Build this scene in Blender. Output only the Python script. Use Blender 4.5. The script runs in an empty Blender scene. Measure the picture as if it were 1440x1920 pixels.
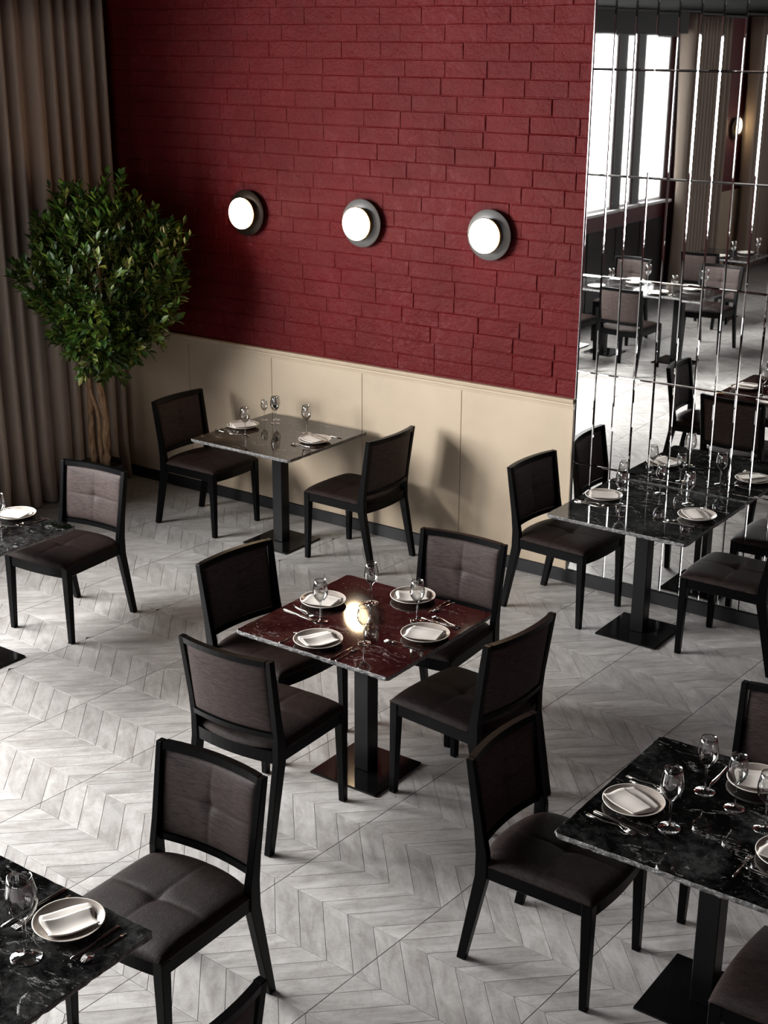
import bpy, bmesh, math, random
from mathutils import Vector, Matrix, Quaternion
random.seed(7)
PI = math.pi
S = bpy.context.scene
COL = S.collection

# ------------------------------------------------------------------ camera
CAM_F, YAW, PITCH, ROLL, CAM_H, CAM_D = 2591.57, 0.618622, 0.329953, 0.00530986, 3.24107, 7.29528
fwd = Vector((-math.sin(YAW)*math.cos(PITCH), math.cos(YAW)*math.cos(PITCH), -math.sin(PITCH)))
rgt = Vector((math.cos(YAW), math.sin(YAW), 0)); upv = rgt.cross(fwd)
r2 = rgt*math.cos(ROLL) + upv*math.sin(ROLL); u2 = -rgt*math.sin(ROLL) + upv*math.cos(ROLL)
cam = bpy.data.cameras.new('camera'); camo = bpy.data.objects.new('camera', cam); COL.objects.link(camo)
cam.sensor_fit = 'HORIZONTAL'; cam.sensor_width = 36; cam.lens = CAM_F/1440*36
cam.clip_start = 0.05; cam.clip_end = 100
M = Matrix((r2, u2, -fwd)).transposed().to_4x4(); M.translation = Vector((0, -CAM_D, CAM_H))
camo.matrix_world = M; S.camera = camo
def project(p):
    d = Vector(p) - Vector((0, -CAM_D, CAM_H)); z = d.dot(fwd)
    return 720 + CAM_F*d.dot(r2)/z, 960 - CAM_F*d.dot(u2)/z, z

# ------------------------------------------------------------------ light
XL, CEIL = -7.75, 3.58            # left wall plane, ceiling height
w = bpy.data.worlds.new('sky'); S.world = w; w.use_nodes = True
w.node_tree.nodes['Background'].inputs[0].default_value = (0.95, 0.97, 1.0, 1)
w.node_tree.nodes['Background'].inputs[1].default_value = 2.5
S.view_settings.view_transform = 'Standard'; S.view_settings.look = 'None'
S.view_settings.gamma = 1; S.view_settings.use_curve_mapping = False
S.view_settings.exposure = 0.0
WIN = [(-3.8, -2.75), (-4.95, -4.0), (-6.1, -5.15), (-7.1, -6.3), (-8.31, -7.3), (-8.90, -8.55), (-9.84, -9.13)]
WZ0, WZ1 = 1.27, 3.32
L_WIN = [44, 74, 60, 30, 13, 8, 8]
for (a, b), lw in zip(WIN, L_WIN):
    l = bpy.data.lights.new('window_daylight', 'AREA'); l.shape = 'RECTANGLE'
    l.size = WZ1-WZ0; l.size_y = b-a; l.color = (1.0, 0.985, 0.965)
    l.energy = lw*PI*(b-a)*(WZ1-WZ0)
    o = bpy.data.objects.new('window_daylight', l); COL.objects.link(o)
    o.location = (XL-.11, (a+b)/2, (WZ0+WZ1)/2); o.rotation_euler = (0, -PI/2, 0)
L_REAR = 1.4
RFILL = [(-5.5, -3.6), (-2.9, -1.0), (-.3, 1.6)]  # unseen rear openings, added to let fill light into the room
for a, b in RFILL:
    l = bpy.data.lights.new('rear_fill_light', 'AREA'); l.shape = 'RECTANGLE'
    l.size = b-a; l.size_y = 1.9; l.color = (1.0, 0.97, 0.94)
    l.energy = L_REAR*PI*(b-a)*1.9
    o = bpy.data.objects.new('rear_fill_light', l); COL.objects.link(o)
    o.location = ((a+b)/2, -14.05, 2.3); o.rotation_euler = (PI/2, 0, 0)

# ------------------------------------------------------------------ materials
MATS = {}
def mat(name, color=(.5, .5, .5), rough=.5, metal=0., spec=.5, **kw):
    m = bpy.data.materials.new(name); m.use_nodes = True; MATS[name] = m
    b = m.node_tree.nodes['Principled BSDF']
    b.inputs['Base Color'].default_value = (*color, 1); b.inputs['Roughness'].default_value = rough
    b.inputs['Metallic'].default_value = metal; b.inputs['Specular IOR Level'].default_value = spec
    for k, v in kw.items(): b.inputs[k.replace('_', ' ')].default_value = v
    return m, m.node_tree, b
class NT:
    def __init__(s, nt): s.nt = nt
    def n(s, t, **kw):
        x = s.nt.nodes.new(t)
        for k, v in kw.items():
            if k.startswith('i_'):
                key = k[2:]; key = int(key) if key.isdigit() else key.replace('_', ' ')
                x.inputs[key].default_value = v
            else: setattr(x, k, v)
        return x
    def l(s, a, b): s.nt.links.new(a, b)
    def math(s, op, a, b=None, c=None):
        x = s.n('ShaderNodeMath', operation=op)
        for i, v in enumerate((a, b, c)):
            if v is None: continue
            if isinstance(v, (int, float)): x.inputs[i].default_value = v
            else: s.l(v, x.inputs[i])
        return x.outputs[0]
    def pos(s, scale=(1, 1, 1), rot=(0, 0, 0), obj=False):
        if obj: src = s.n('ShaderNodeTexCoord').outputs['Object']
        else: src = s.n('ShaderNodeNewGeometry').outputs['Position']
        mp = s.n('ShaderNodeMapping'); mp.inputs['Scale'].default_value = scale; mp.inputs['Rotation'].default_value = rot
        s.l(src, mp.inputs[0]); return mp.outputs[0]
    def noise(s, vec, scale=5, detail=4, rough=.5, dist=0):
        x = s.n('ShaderNodeTexNoise'); s.l(vec, x.inputs['Vector'])
        x.inputs['Scale'].default_value = scale; x.inputs['Detail'].default_value = detail
        x.inputs['Roughness'].default_value = rough; x.inputs['Distortion'].default_value = dist
        return x.outputs['Fac']
    def ramp(s, fac, stops):
        x = s.n('ShaderNodeValToRGB'); e = x.color_ramp.elements
        while len(e) < len(stops): e.new(.5)
        for k, (p, c) in enumerate(stops):
            e[k].position = p; e[k].color = (*c, 1) if len(c) == 3 else c
        s.l(fac, x.inputs[0]); return x.outputs[0]
    def mix(s, f, a, b, mode='MIX'):
        x = s.n('ShaderNodeMix', data_type='RGBA', blend_type=mode)
        for sock, v in ((x.inputs['Factor'], f), (x.inputs[6], a), (x.inputs[7], b)):
            if isinstance(v, (int, float)): sock.default_value = v
            elif isinstance(v, tuple): sock.default_value = (*v, 1)
            else: s.l(v, sock)
        return x.outputs[2]
    def bump(s, h, b, strength=.3, dist=.01):
        x = s.n('ShaderNodeBump'); x.inputs['Strength'].default_value = strength; x.inputs['Distance'].default_value = dist
        s.l(h, x.inputs['Height']); s.l(x.outputs[0], b.inputs['Normal'])
g3 = lambda v: (v, v, v)

# red painted brick
m, nt, b = mat('red_paint_brick', (.15, .012, .018), .42, 0, .15); N = NT(nt)
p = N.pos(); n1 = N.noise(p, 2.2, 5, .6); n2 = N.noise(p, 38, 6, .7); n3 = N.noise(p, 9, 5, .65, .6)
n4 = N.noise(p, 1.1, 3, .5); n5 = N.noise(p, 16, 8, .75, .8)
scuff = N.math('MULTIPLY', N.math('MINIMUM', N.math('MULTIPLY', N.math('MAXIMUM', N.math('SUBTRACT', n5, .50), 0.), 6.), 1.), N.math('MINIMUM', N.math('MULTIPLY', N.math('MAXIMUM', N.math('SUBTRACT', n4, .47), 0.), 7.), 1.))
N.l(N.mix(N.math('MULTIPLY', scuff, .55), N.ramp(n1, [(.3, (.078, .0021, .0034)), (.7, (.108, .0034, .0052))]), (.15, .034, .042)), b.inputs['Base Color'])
N.l(N.ramp(n3, [(.3, g3(.30)), (.7, g3(.50))]), b.inputs['Roughness'])
N.bump(N.math('ADD', N.math('MULTIPLY', n3, 1.8), n2), b, .95, .008)
# cream panel
m, nt, b = mat('cream_panel', (.62, .50, .36), .5); N = NT(nt)
N.l(N.ramp(N.noise(N.pos(), 3, 5, .6), [(.3, (.43, .345, .25)), (.7, (.48, .39, .285))]), b.inputs['Base Color'])
mat('black_skirting', (.008, .009, .011), .38)
mat('dark_wood', (.007, .006, .006), .3)
mat('dark_wall_red', (.10, .008, .012), .45)
mat('charcoal_ceiling', (.010, .010, .010), .9, 0, .0)
mat('grey_trim', (.10, .10, .10), .6, 0, .1)
mat('black_blind', (.016, .014, .012), .7)
mat('white_frame', (.7, .7, .7), .4)
mat('grey_post', (.09, .09, .09), .6)
mat('black_frame', (.0012, .0013, .0017), .3, 0, .1)
mat('black_iron', (.005, .005, .006), .3, 0, .3)
mat('black_base_plate', (.004, .004, .004), .12, 0, .3)
mat('pot_black', (.008, .008, .009), .45)
mat('soil', (.02, .013, .008), .95)
mat('steel', (.62, .60, .57), .14, 1.0)
mat('silver_strip', (.55, .55, .56), .15, 1.0)
mat('brass', (.42, .29, .15), .28, 1.0)
mat('lamp_disc_grey', (.20, .20, .20), .42, .6)
mat('lamp_disc_dark', (.06, .045, .035), .38, .85)
# opal lamp
m, nt, b = mat('opal_glow', (.9, .88, .84), .3)
b.inputs['Emission Color'].default_value = (1.0, .72, .42, 1); b.inputs['Emission Strength'].default_value = 28.0
# fabrics
def fabric(name, c0, c1, rough):
    m, nt, b = mat(name, c0, rough, 0, .18); N = NT(nt)
    v = N.pos((4, 4, 60), obj=True); st = N.noise(v, 6, 5, .8)
    f = N.noise(N.pos(obj=True), 500, 2, .5)
    N.l(N.ramp(st, [(.35, c0), (.66, c1)]), b.inputs['Base Color'])
    b.inputs['Sheen Weight'].default_value = .02; b.inputs['Sheen Roughness'].default_value = .4
    N.bump(N.math('ADD', N.math('MULTIPLY', st, .6), f), b, .35, .002)
fabric('back_fabric', (.009, .006, .0056), (.070, .049, .045), .6)
m, nt, b = mat('seat_fabric', (.02, .013, .012), .5, 0, .1); N = NT(nt)
st = N.noise(N.pos((45, 5, 5), obj=True), 6, 5, .8); f = N.noise(N.pos(obj=True), 420, 2, .5)
N.l(N.ramp(st, [(.38, (.0045, .0026, .0022)), (.62, (.026, .0155, .013))]), b.inputs['Base Color'])
N.bump(N.math('ADD', N.math('MULTIPLY', st, 1.2), f), b, .6, .003)
# floor slats: grey limestone tile, grain along the slat
for nm, ang in (('stone_slat_left', PI/4), ('stone_slat_right', -PI/4)):
    m, nt, b = mat(nm, (.4, .38, .36), .33); N = NT(nt)
    oi = N.n('ShaderNodeObjectInfo'); ge = N.n('ShaderNodeNewGeometry')
    rnd = N.math('FRACT', N.math('ADD', oi.outputs['Random'], N.math('MULTIPLY', ge.outputs['Random Per Island'], 1.7)))
    v = N.pos((1, 1, 1), (0, 0, ang)); cb = N.n('ShaderNodeVectorMath', operation='ADD'); N.l(v, cb.inputs[0])
    cx = N.n('ShaderNodeCombineXYZ'); N.l(N.math('MULTIPLY', rnd, 37.), cx.inputs[0]); N.l(N.math('MULTIPLY', rnd, 91.), cx.inputs[1]); N.l(cx.outputs[0], cb.inputs[1])
    sc = N.n('ShaderNodeMapping'); N.l(cb.outputs[0], sc.inputs[0]); sc.inputs['Scale'].default_value = (3.4, .9, 1)
    streak = N.noise(sc.outputs[0], 5.5, 6, .68, .5); fine = N.noise(cb.outputs[0], 42, 5, .7)
    vein = N.math('ABSOLUTE', N.math('SUBTRACT', N.noise(cb.outputs[0], 9, 4, .6, 1.4), .5))
    veinm = N.math('SUBTRACT', 1.0, N.math('MINIMUM', N.math('MULTIPLY', vein, 28.), 1.0))
    base = N.ramp(streak, [(.30, (.265, .248, .238)), (.5, (.38, .366, .355)), (.70, (.49, .48, .472))])
    tone = N.math('MULTIPLY_ADD', rnd, .22, .88); tc = N.n('ShaderNodeCombineColor')
    for k in range(3): N.l(tone, tc.inputs[k])
    c = N.mix(1.0, base, tc.outputs[0], 'MULTIPLY')
    c = N.mix(N.math('MULTIPLY', veinm, .22), c, (.19, .165, .15))
    c = N.mix(N.math('MULTIPLY', N.math('GREATER_THAN', fine, .66), .25), c, (.62, .60, .57))
    N.l(c, b.inputs['Base Color'])
    b.inputs['Roughness'].default_value = .42
    N.bump(fine, b, .03, .002)
mat('floor_joint', (.10, .09, .085), .8)
# black marble
def marble(name, base, mid, vein, ior=1.55):
    m, nt, b = mat(name, base, .05); N = NT(nt); b.inputs['IOR'].default_value = ior
    p = N.pos(); oi = N.n('ShaderNodeObjectInfo'); ad = N.n('ShaderNodeVectorMath', operation='ADD'); N.l(p, ad.inputs[0])
    N.l(oi.outputs['Random'], ad.inputs[1]); p = ad.outputs[0]
    cloud = N.noise(p, 4.5, 6, .6, .5); speck = N.noise(p, 30, 10, .78, .3)
    f0 = N.math('ADD', N.math('MULTIPLY', cloud, .55), N.math('MULTIPLY', speck, .45))
    mp = N.n('ShaderNodeMapping'); N.l(p, mp.inputs[0]); mp.inputs['Rotation'].default_value = (0, 0, .7); mp.inputs['Scale'].default_value = (1, 3.2, 1)
    v1 = N.math('ABSOLUTE', N.math('SUBTRACT', N.noise(mp.outputs[0], 2.1, 6, .62, .35), .5))
    m1 = N.math('SUBTRACT', 1., N.math('MINIMUM', N.math('MULTIPLY', v1, 130.), 1.))
    gate = N.math('MULTIPLY', N.math('GREATER_THAN', N.noise(p, 6, 4, .6), .52), N.math('MINIMUM', N.math('MULTIPLY', N.math('MAXIMUM', N.math('SUBTRACT', speck, .38), 0.), 5.), 1.))
    c = N.ramp(f0, [(.46, base), (.53, tuple((a*2+b_)/3 for a, b_ in zip(base, mid))), (.60, mid)])
    N.l(N.mix(N.math('MULTIPLY', m1, gate), N.mix(N.math('MULTIPLY', N.math('GREATER_THAN', N.noise(p, 55, 5, .7, .8), .655), .45), c, vein), vein), b.inputs['Base Color'])
marble('black_marble', (.0012, .0012, .0012), (.042, .042, .042), (.33, .33, .32))
marble('red_wall_tint_marble', (.004, .0014, .0013), (.038, .015, .0125), (.30, .26, .25), 1.55)  # red brick wall's reflection is tinted into the base colour
marble('wainscot_tint_marble', (.012, .0075, .005), (.055, .038, .026), (.34, .30, .24), 1.45)  # brown wainscot reflection painted into the stone's own colour
m, nt, b = mat('chipped_stone_edge', (.05, .05, .05), .45); N = NT(nt)
nn = N.noise(N.pos(), 60, 5, .7); N.l(N.ramp(nn, [(.35, g3(.025)), (.65, g3(.26))]), b.inputs['Base Color']); N.bump(nn, b, .9, .01)
# porcelain and cloth
m, nt, b = mat('stoneware', (.36, .31, .27), .22); N = NT(nt)
N.l(N.ramp(N.noise(N.pos(obj=True), 30, 4, .6), [(.3, (.33, .285, .25)), (.7, (.42, .37, .33))]), b.inputs['Base Color'])
mat('plate_rim', (.78, .74, .68), .2)
m, nt, b = mat('napkin_cloth', (.62, .58, .535), .8); N = NT(nt); N.bump(N.noise(N.pos(obj=True), 300, 2), b, .2, .001)
# wine glass
m = bpy.data.materials.new('clear_glass'); m.use_nodes = True; MATS['clear_glass'] = m; N = NT(m.node_tree); m.node_tree.nodes.remove(m.node_tree.nodes['Principled BSDF'])
t = N.n('ShaderNodeBsdfTransparent'); t.inputs[0].default_value = (.96, .965, .96, 1); gl = N.n('ShaderNodeBsdfGlossy'); gl.inputs['Roughness'].default_value = .03; mx = N.n('ShaderNodeMixShader')
fr = N.n('ShaderNodeLayerWeight'); fr.inputs[0].default_value = .5; N.l(N.math('MULTIPLY_ADD', N.math('POWER', fr.outputs['Facing'], 1.8), .95, .15), mx.inputs[0]); N.l(t.outputs[0], mx.inputs[1]); N.l(gl.outputs[0], mx.inputs[2])
N.l(mx.outputs[0], m.node_tree.nodes['Material Output'].inputs[0])
# window pane
m = bpy.data.materials.new('pane_glass'); m.use_nodes = True; MATS['pane_glass'] = m; N = NT(m.node_tree); m.node_tree.nodes.remove(m.node_tree.nodes['Principled BSDF'])
t = N.n('ShaderNodeBsdfTransparent'); gl = N.n('ShaderNodeBsdfGlossy'); gl.inputs['Roughness'].default_value = .02; mx = N.n('ShaderNodeMixShader')
fr = N.n('ShaderNodeLayerWeight'); fr.inputs[0].default_value = .5; N.l(N.math('MULTIPLY_ADD', N.math('POWER', fr.outputs['Facing'], 5.), .9, .04), mx.inputs[0]); N.l(t.outputs[0], mx.inputs[1]); N.l(gl.outputs[0], mx.inputs[2])
N.l(mx.outputs[0], m.node_tree.nodes['Material Output'].inputs[0])
# mirror
m, nt, b = mat('mirror_glass', (.86, .87, .86), .012, 1.0)
# curtain
m, nt, b = mat('taupe_curtain', (.25, .20, .165), .75); N = NT(nt)
wv = N.noise(N.pos((60, 60, 160)), 6, 3, .7); N.l(N.ramp(wv, [(.3, (.25, .195, .158)), (.7, (.50, .415, .345))]), b.inputs['Base Color'])
b.inputs['Sheen Weight'].default_value = .3; N.bump(wv, b, .4, .002)
# plant
m, nt, b = mat('leaf_green', (.03, .08, .01), .45); N = NT(nt)
oi = N.n('ShaderNodeObjectInfo'); ge = N.n('ShaderNodeNewGeometry')
rn = N.math('FRACT', N.math('ADD', oi.outputs['Random'], N.math('MULTIPLY', ge.outputs['Random Per Island'], 1.7)))
N.l(N.ramp(rn, [(0, (.010, .036, .004)), (.4, (.032, .078, .008)), (.8, (.085, .145, .014)), (1, (.18, .18, .03))]), b.inputs['Base Color'])
b.inputs['Subsurface Weight'].default_value = 0
m, nt, b = mat('bark', (.12, .07, .04), .8); N = NT(nt)
nb = N.noise(N.pos((30, 30, 5)), 3, 6, .7); N.l(N.ramp(nb, [(.3, (.12, .07, .04)), (.5, (.42, .26, .14)), (.75, (.62, .45, .28))]), b.inputs['Base Color']); N.bump(nb, b, .8, .01)

# ------------------------------------------------------------------ helpers
def mesh_obj(name, verts, faces, m, parent=None, smooth=False, mats=None, fm=None):
    me = bpy.data.meshes.new(name); me.from_pydata([tuple(v) for v in verts], [], faces); me.update()
    for k in (mats or [m]): me.materials.append(MATS[k])
    if fm: me.polygons.foreach_set('material_index', fm)
    if smooth: me.polygons.foreach_set('use_smooth', [True]*len(me.polygons))
    o = bpy.data.objects.new(name, me); COL.objects.link(o)
    if parent: o.parent = parent
    return o
class MB:
    def __init__(s): s.v = []; s.f = []; s.m = []
    def add(s, v, f, mi=0):
        o = len(s.v); s.v += [tuple(x) for x in v]; s.f += [[o+i for i in q] for q in f]; s.m += [mi]*len(f); return s
    def box(s, x0, x1, y0, y1, z0, z1, mi=0):
        return s.add([(x0,y0,z0),(x1,y0,z0),(x1,y1,z0),(x0,y1,z0),(x0,y0,z1),(x1,y0,z1),(x1,y1,z1),(x0,y1,z1)],
                     [[0,3,2,1],[4,5,6,7],[0,1,5,4],[1,2,6,5],[2,3,7,6],[3,0,4,7]], mi)
    def loft(s, secs, mi=0, caps=True, closed=True):
        n = len(secs[0]); v = [p for q in secs for p in q]; f = []
        for k in range(len(secs)-1):
            for i in range(n if closed else n-1):
                j = (i+1) % n; f.append([k*n+i, k*n+j, (k+1)*n+j, (k+1)*n+i])
        if caps: f += [list(range(n))[::-1], [(len(secs)-1)*n+i for i in range(n)]]
        return s.add(v, f, mi)
    def lathe(s, prof, n=24, mi=0, c=(0, 0, 0), ex=1., cap=False):
        secs = [[(c[0]+r*math.cos(2*PI*i/n)*ex, c[1]+r*math.sin(2*PI*i/n), c[2]+z) for i in range(n)] for r, z in prof]
        return s.loft(secs, mi, caps=cap)
    def tube(s, pts, rad, n=8, mi=0, flat=1.):
        secs = []; pts = [Vector(p) for p in pts]
        for k, p in enumerate(pts):
            t = (pts[min(k+1, len(pts)-1)]-pts[max(k-1, 0)]).normalized()
            a = t.cross(Vector((0, 0, 1)));  a = a.normalized() if a.length > .05 else t.cross(Vector((0, 1, 0))).normalized()
            b_ = a.cross(t); r = rad[k] if isinstance(rad, (list, tuple)) else rad
            secs.append([p+a*r*math.cos(2*PI*i/n)+b_*r*flat*math.sin(2*PI*i/n) for i in range(n)])
        return s.loft(secs, mi)
    def build(s, name, m, parent=None, smooth=False, bevel=0, mats=None):
        o = mesh_obj(name, s.v, s.f, m, parent, smooth, mats, s.m if mats else None)
        bm = bmesh.new(); bm.from_mesh(o.data); bmesh.ops.recalc_face_normals(bm, faces=bm.faces)
        if bevel:
            es = [e for e in bm.edges if len(e.link_faces) == 2 and e.calc_face_angle(0) > .6]
            bmesh.ops.bevel(bm, geom=es, offset=bevel, segments=1, affect='EDGES', clamp_overlap=True)
        bm.to_mesh(o.data); bm.free()
        return o
def tag(o, label=None, cat=None, group=None, kind=None):
    if label: o['label'] = label
    if cat: o['category'] = cat
    if group: o['group'] = group
    if kind: o['kind'] = kind
    return o
def empty(name, loc, rz=0, label=None, cat=None, group=None, kind=None):
    o = bpy.data.objects.new(name, None); COL.objects.link(o); o.location = loc; o.rotation_euler = (0, 0, rz)
    o.empty_display_size = .1
    return tag(o, label, cat, group, kind)
KIDS = {}
def kids(o):
    return [c for c in COL.objects if c.parent == o]
def copy_tree(o, parent=None, tree=None):
    c = o.copy(); COL.objects.link(c)
    if parent: c.parent = parent
    for ch, sub in (tree if tree is not None else [(k, None) for k in kids(o)]):
        d = ch.copy(); COL.objects.link(d); d.parent = c
        for g in (sub or []):
            e = g.copy(); COL.objects.link(e); e.parent = d
    return c

# ------------------------------------------------------------------ setting
XR, YR = 3.2, -14.0
fl = tag(MB().box(XL-.2, XR+.2, YR-.2, .2, -.12, -.004).build('floor', 'floor_joint'), kind='structure')
tag(MB().box(XL-.2, XR+.2, YR-.2, .2, CEIL, CEIL+.15).build('ceiling', 'charcoal_ceiling'), kind='structure')
wb = tag(MB().box(XL-.2, XR+.2, .012, .25, 0, CEIL).build('wall_back', 'dark_wall_red'), kind='structure')
tag(MB().box(XR, XR+.2, YR-.2, .0, 0, CEIL).build('wall_right', 'dark_wall_red'), kind='structure')

# left wall with window openings
wl = MB(); xw = XL-.08
ys = [0.012] + [v for a, b in WIN for v in (b, a)] + [YR-.2]
for k in range(0, len(ys), 2): wl.box(xw, XL, ys[k+1], ys[k], 1.25, 3.34, 0)
wl.box(xw, XL, YR-.2, .012, 3.34, CEIL, 0); wl.box(xw, XL, YR-.2, .012, 0, 1.25, 0)
wallL = tag(wl.build('wall_left', 'dark_wall_red'), kind='structure')
# black panelling under the windows and pelmet above (part of the wall)
pan = 0
y = -2.6
while y > -9.9:
    MB().box(XL, XL+.03, y-.72, y-.01, .09, 1.04).build('black_panel', 'dark_wood', wallL, bevel=.004); y -= .73
MB().box(XL, XL+.16, -9.95, -2.55, 3.30, CEIL-.03).build('pelmet', 'black_blind', wallL)
MB().box(XL, XL+.02, -13.3, -11.0, 0, 1.184).build('cream_panel', 'cream_panel', wallL)
tag(MB().box(XL, XL+.18, YR, .0, CEIL-.028, CEIL-.002).build('trim_1', 'grey_trim'), kind='structure')
wi = 0
for a, b in WIN:
    wi += 1
    wn = empty('window_%d' % wi, (XL-.05, (a+b)/2, WZ0), kind='structure'); h = (b-a)/2; H = WZ1-WZ0
    f = MB(); fw = .035
    f.box(-.02, .045, -h, -h+fw, 0, H); f.box(-.02, .045, h-fw, h, 0, H); f.box(-.02, .045, -h+fw, h-fw, 0, fw); f.box(-.02, .045, -h+fw, h-fw, H-fw, H)
    f.build('window_frame', 'white_frame', wn, bevel=.004)
    MB().box(-.006, .0, -h+fw, h-fw, fw, H-fw).build('pane', 'pane_glass', wn)
    MB().box(.051, .13, -h-.08, h+.08, -.035, 0.0).build('window_sill', 'white_frame', wn, bevel=.004)
# grey posts between the window panes
for k in range(len(WIN)-1):
    a = WIN[k][0]; b2 = WIN[k+1][1]
    tag(MB().box(XL, XL+.012, b2+.02, a-.02, 1.27, 3.30).build('trim_%d' % (k+2), 'grey_post'), kind='structure')
# rear wall with openings added for the unseen fill lights
wr = MB(); xs = [XL-.2] + [v for p_ in RFILL for v in p_] + [XR+.2]
for k in range(0, len(xs), 2): wr.box(xs[k], xs[k+1], YR-.2, YR, 1.3, 3.3)
wr.box(XL-.2, XR+.2, YR-.2, YR, 3.3, CEIL); wr.box(XL-.2, XR+.2, YR-.2, YR, 0, 1.3)
tag(wr.build('wall_rear', 'dark_wall_red'), kind='structure')

# ---- back wall : bricks
def brick_mesh(mb, x0, x1, z0, z1, d):
    j = lambda s_: random.uniform(-s_, s_)
    x0 += j(.004); x1 += j(.004); z0 += j(.002); z1 += j(.002); e = .0045; i = .0035
    outer = [(x0, z0), ((x0+x1)/2, z0+j(.0025)), (x1, z0), (x1, (z0+z1)/2), (x1, z1), ((x0+x1)/2, z1+j(.0025)), (x0, z1), (x0, (z0+z1)/2)]
    cx, cz = (x0+x1)/2, (z0+z1)/2
    v = [(x, .013, z) for x, z in outer]
    v += [(x, -d+.004, z) for x, z in outer]
    v += [(cx+(x-cx)*(1-i*2.6/(x1-x0))+j(.001), -d+j(.0012), cz+(z-cz)*(1-i*2.6/(z1-z0))+j(.001)) for x, z in outer]
    v += [(cx, -d-.0008, cz)]
    f = []
    for a in (0, 8):
        for k in range(8): f.append([a+k, a+(k+1) % 8, a+8+(k+1) % 8, a+8+k])
    for k in range(8): f.append([16+k, 16+(k+1) % 8, 24])
    mb.add(v, f)
bricks = []
for r in range(24):
    z0 = 1.194+.1015*r; z1 = min(z0+.1015, CEIL)
    x = -3.768; row = []; x -= random.uniform(.06, .31)
    edges = [-3.768, x]
    while x > XL: x -= random.choice((.285, .295, .30, .31, .325)); edges.append(max(x, XL))
    for a, b2 in zip(edges[1:], edges[:-1]):
        if b2-a < .02: continue
        bricks.append((a, b2, z0, z1))
def vis(pts):
    q = [project(p_) for p_ in pts]; xs_ = [min(max(a[0], 0), 1440) for a in q]; ys_ = [min(max(a[1], 0), 1920) for a in q]
    ar = 0
    for k in range(len(q)):
        k2 = (k+1) % len(q); ar += xs_[k]*ys_[k2]-xs_[k2]*ys_[k]
    return abs(ar)/2
bricks.sort(key=lambda q: -vis([(q[0], 0, q[2]), (q[1], 0, q[2]), (q[1], 0, q[3]), (q[0], 0, q[3])]))
rest = MB()
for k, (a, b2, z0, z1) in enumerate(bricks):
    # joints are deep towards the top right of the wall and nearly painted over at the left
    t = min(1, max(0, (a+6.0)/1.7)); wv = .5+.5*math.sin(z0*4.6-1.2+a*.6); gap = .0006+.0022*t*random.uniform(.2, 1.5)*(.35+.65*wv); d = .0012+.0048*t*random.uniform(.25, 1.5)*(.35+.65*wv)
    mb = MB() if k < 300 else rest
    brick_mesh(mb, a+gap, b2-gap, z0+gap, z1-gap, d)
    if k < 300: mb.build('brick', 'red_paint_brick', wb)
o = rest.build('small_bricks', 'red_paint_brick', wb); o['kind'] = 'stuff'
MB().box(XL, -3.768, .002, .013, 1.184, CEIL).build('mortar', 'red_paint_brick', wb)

# ---- wainscot
HW = 1.184
ws = empty('trim_20', (0, 0, 0), kind='structure'); 
pe = [XL, -6.951, -6.161, -5.371, -4.581, -3.79]
for a, b2 in zip(pe[:-1], pe[1:]):
    MB().box(a+.0015, b2-.0015, -.012, .012, .085, HW-.03).build('wainscot_panel', 'cream_panel', ws, bevel=.0015)
c = MB()
prof = [(.012, HW-.062), (-.016, HW-.062), (-.018, HW-.045), (-.022, HW-.042), (-.022, HW-.030), (-.030, HW-.022), (-.034, HW-.006), (-.030, HW), (.012, HW)]
c.loft([[(x, y_, z) for y_, z in prof] for x in (XL, -3.775)]); c.build('dado_rail', 'cream_panel', ws)
MB().box(-3.790, -3.772, -.022, .012, .085, HW-.062).build('end_strip', 'cream_panel', ws, bevel=.002)
MB().box(-7.66, -7.635, -.024, -.0125, .085, HW-.063).build('corner_strip', 'cream_panel', ws, bevel=.003)
tag(MB().box(XL, XR, -.020, .011, 0, .084).build('baseboard_back', 'black_skirting', bevel=.003), kind='structure')
tag(MB().box(XL, XL+.02, YR, -.021, 0, .084).build('baseboard_left', 'black_skirting', bevel=.003), kind='structure')

# ---- mirror
MX0, MW, MZ, MH = -3.768, .125, 3.086, .574
mir = empty('tiled_mirror', (MX0, 0, .085), label='tall silvery wall mirror of narrow upright panes right of the red brick wall', cat='mirror')
zs = [.086, .79, 1.364, 1.938, 2.512, 3.086, CEIL-.002]
tile_mesh = {}
for i in range(19):
    for k in range(len(zs)-1):
        x0, z0, h, wd = i*MW, zs[k]-.085, zs[k+1]-zs[k], MW
        g = .0008; bv = .0060; dp = .0009
        if k not in tile_mesh:
            v = []
            for e, y_ in ((g, .011), (g, -.0078), (g+bv, -.0078-dp)):
                v += [(e, y_, e), (wd-e, y_, e), (wd-e, y_, h-e), (e, y_, h-e)]
            f = [[8, 9, 10, 11]]
            for a in (0, 4):
                for q in range(4): f.append([a+q, a+(q+1) % 4, a+4+(q+1) % 4, a+4+q])
            o = mesh_obj('mirror_tile', v, f, 'mirror_glass', mir); tile_mesh[k] = o.data
        else:
            o = bpy.data.objects.new('mirror_tile', tile_mesh[k]); COL.objects.link(o); o.parent = mir
        o.location = (x0, 0, z0)
        if k or i: o.rotation_euler = (random.uniform(-.0012, .0012), 0, random.uniform(-.0012, .0012))
MB().box(-.0045, -.0005, -.016, .012, HW-.085, CEIL-.087).build('chrome_edge_strip', 'silver_strip', mir)
MB().box(-.0035, -.0005, -.016, .012, 0.001, HW-.086).build('chrome_edge_strip', 'silver_strip', mir)

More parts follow.
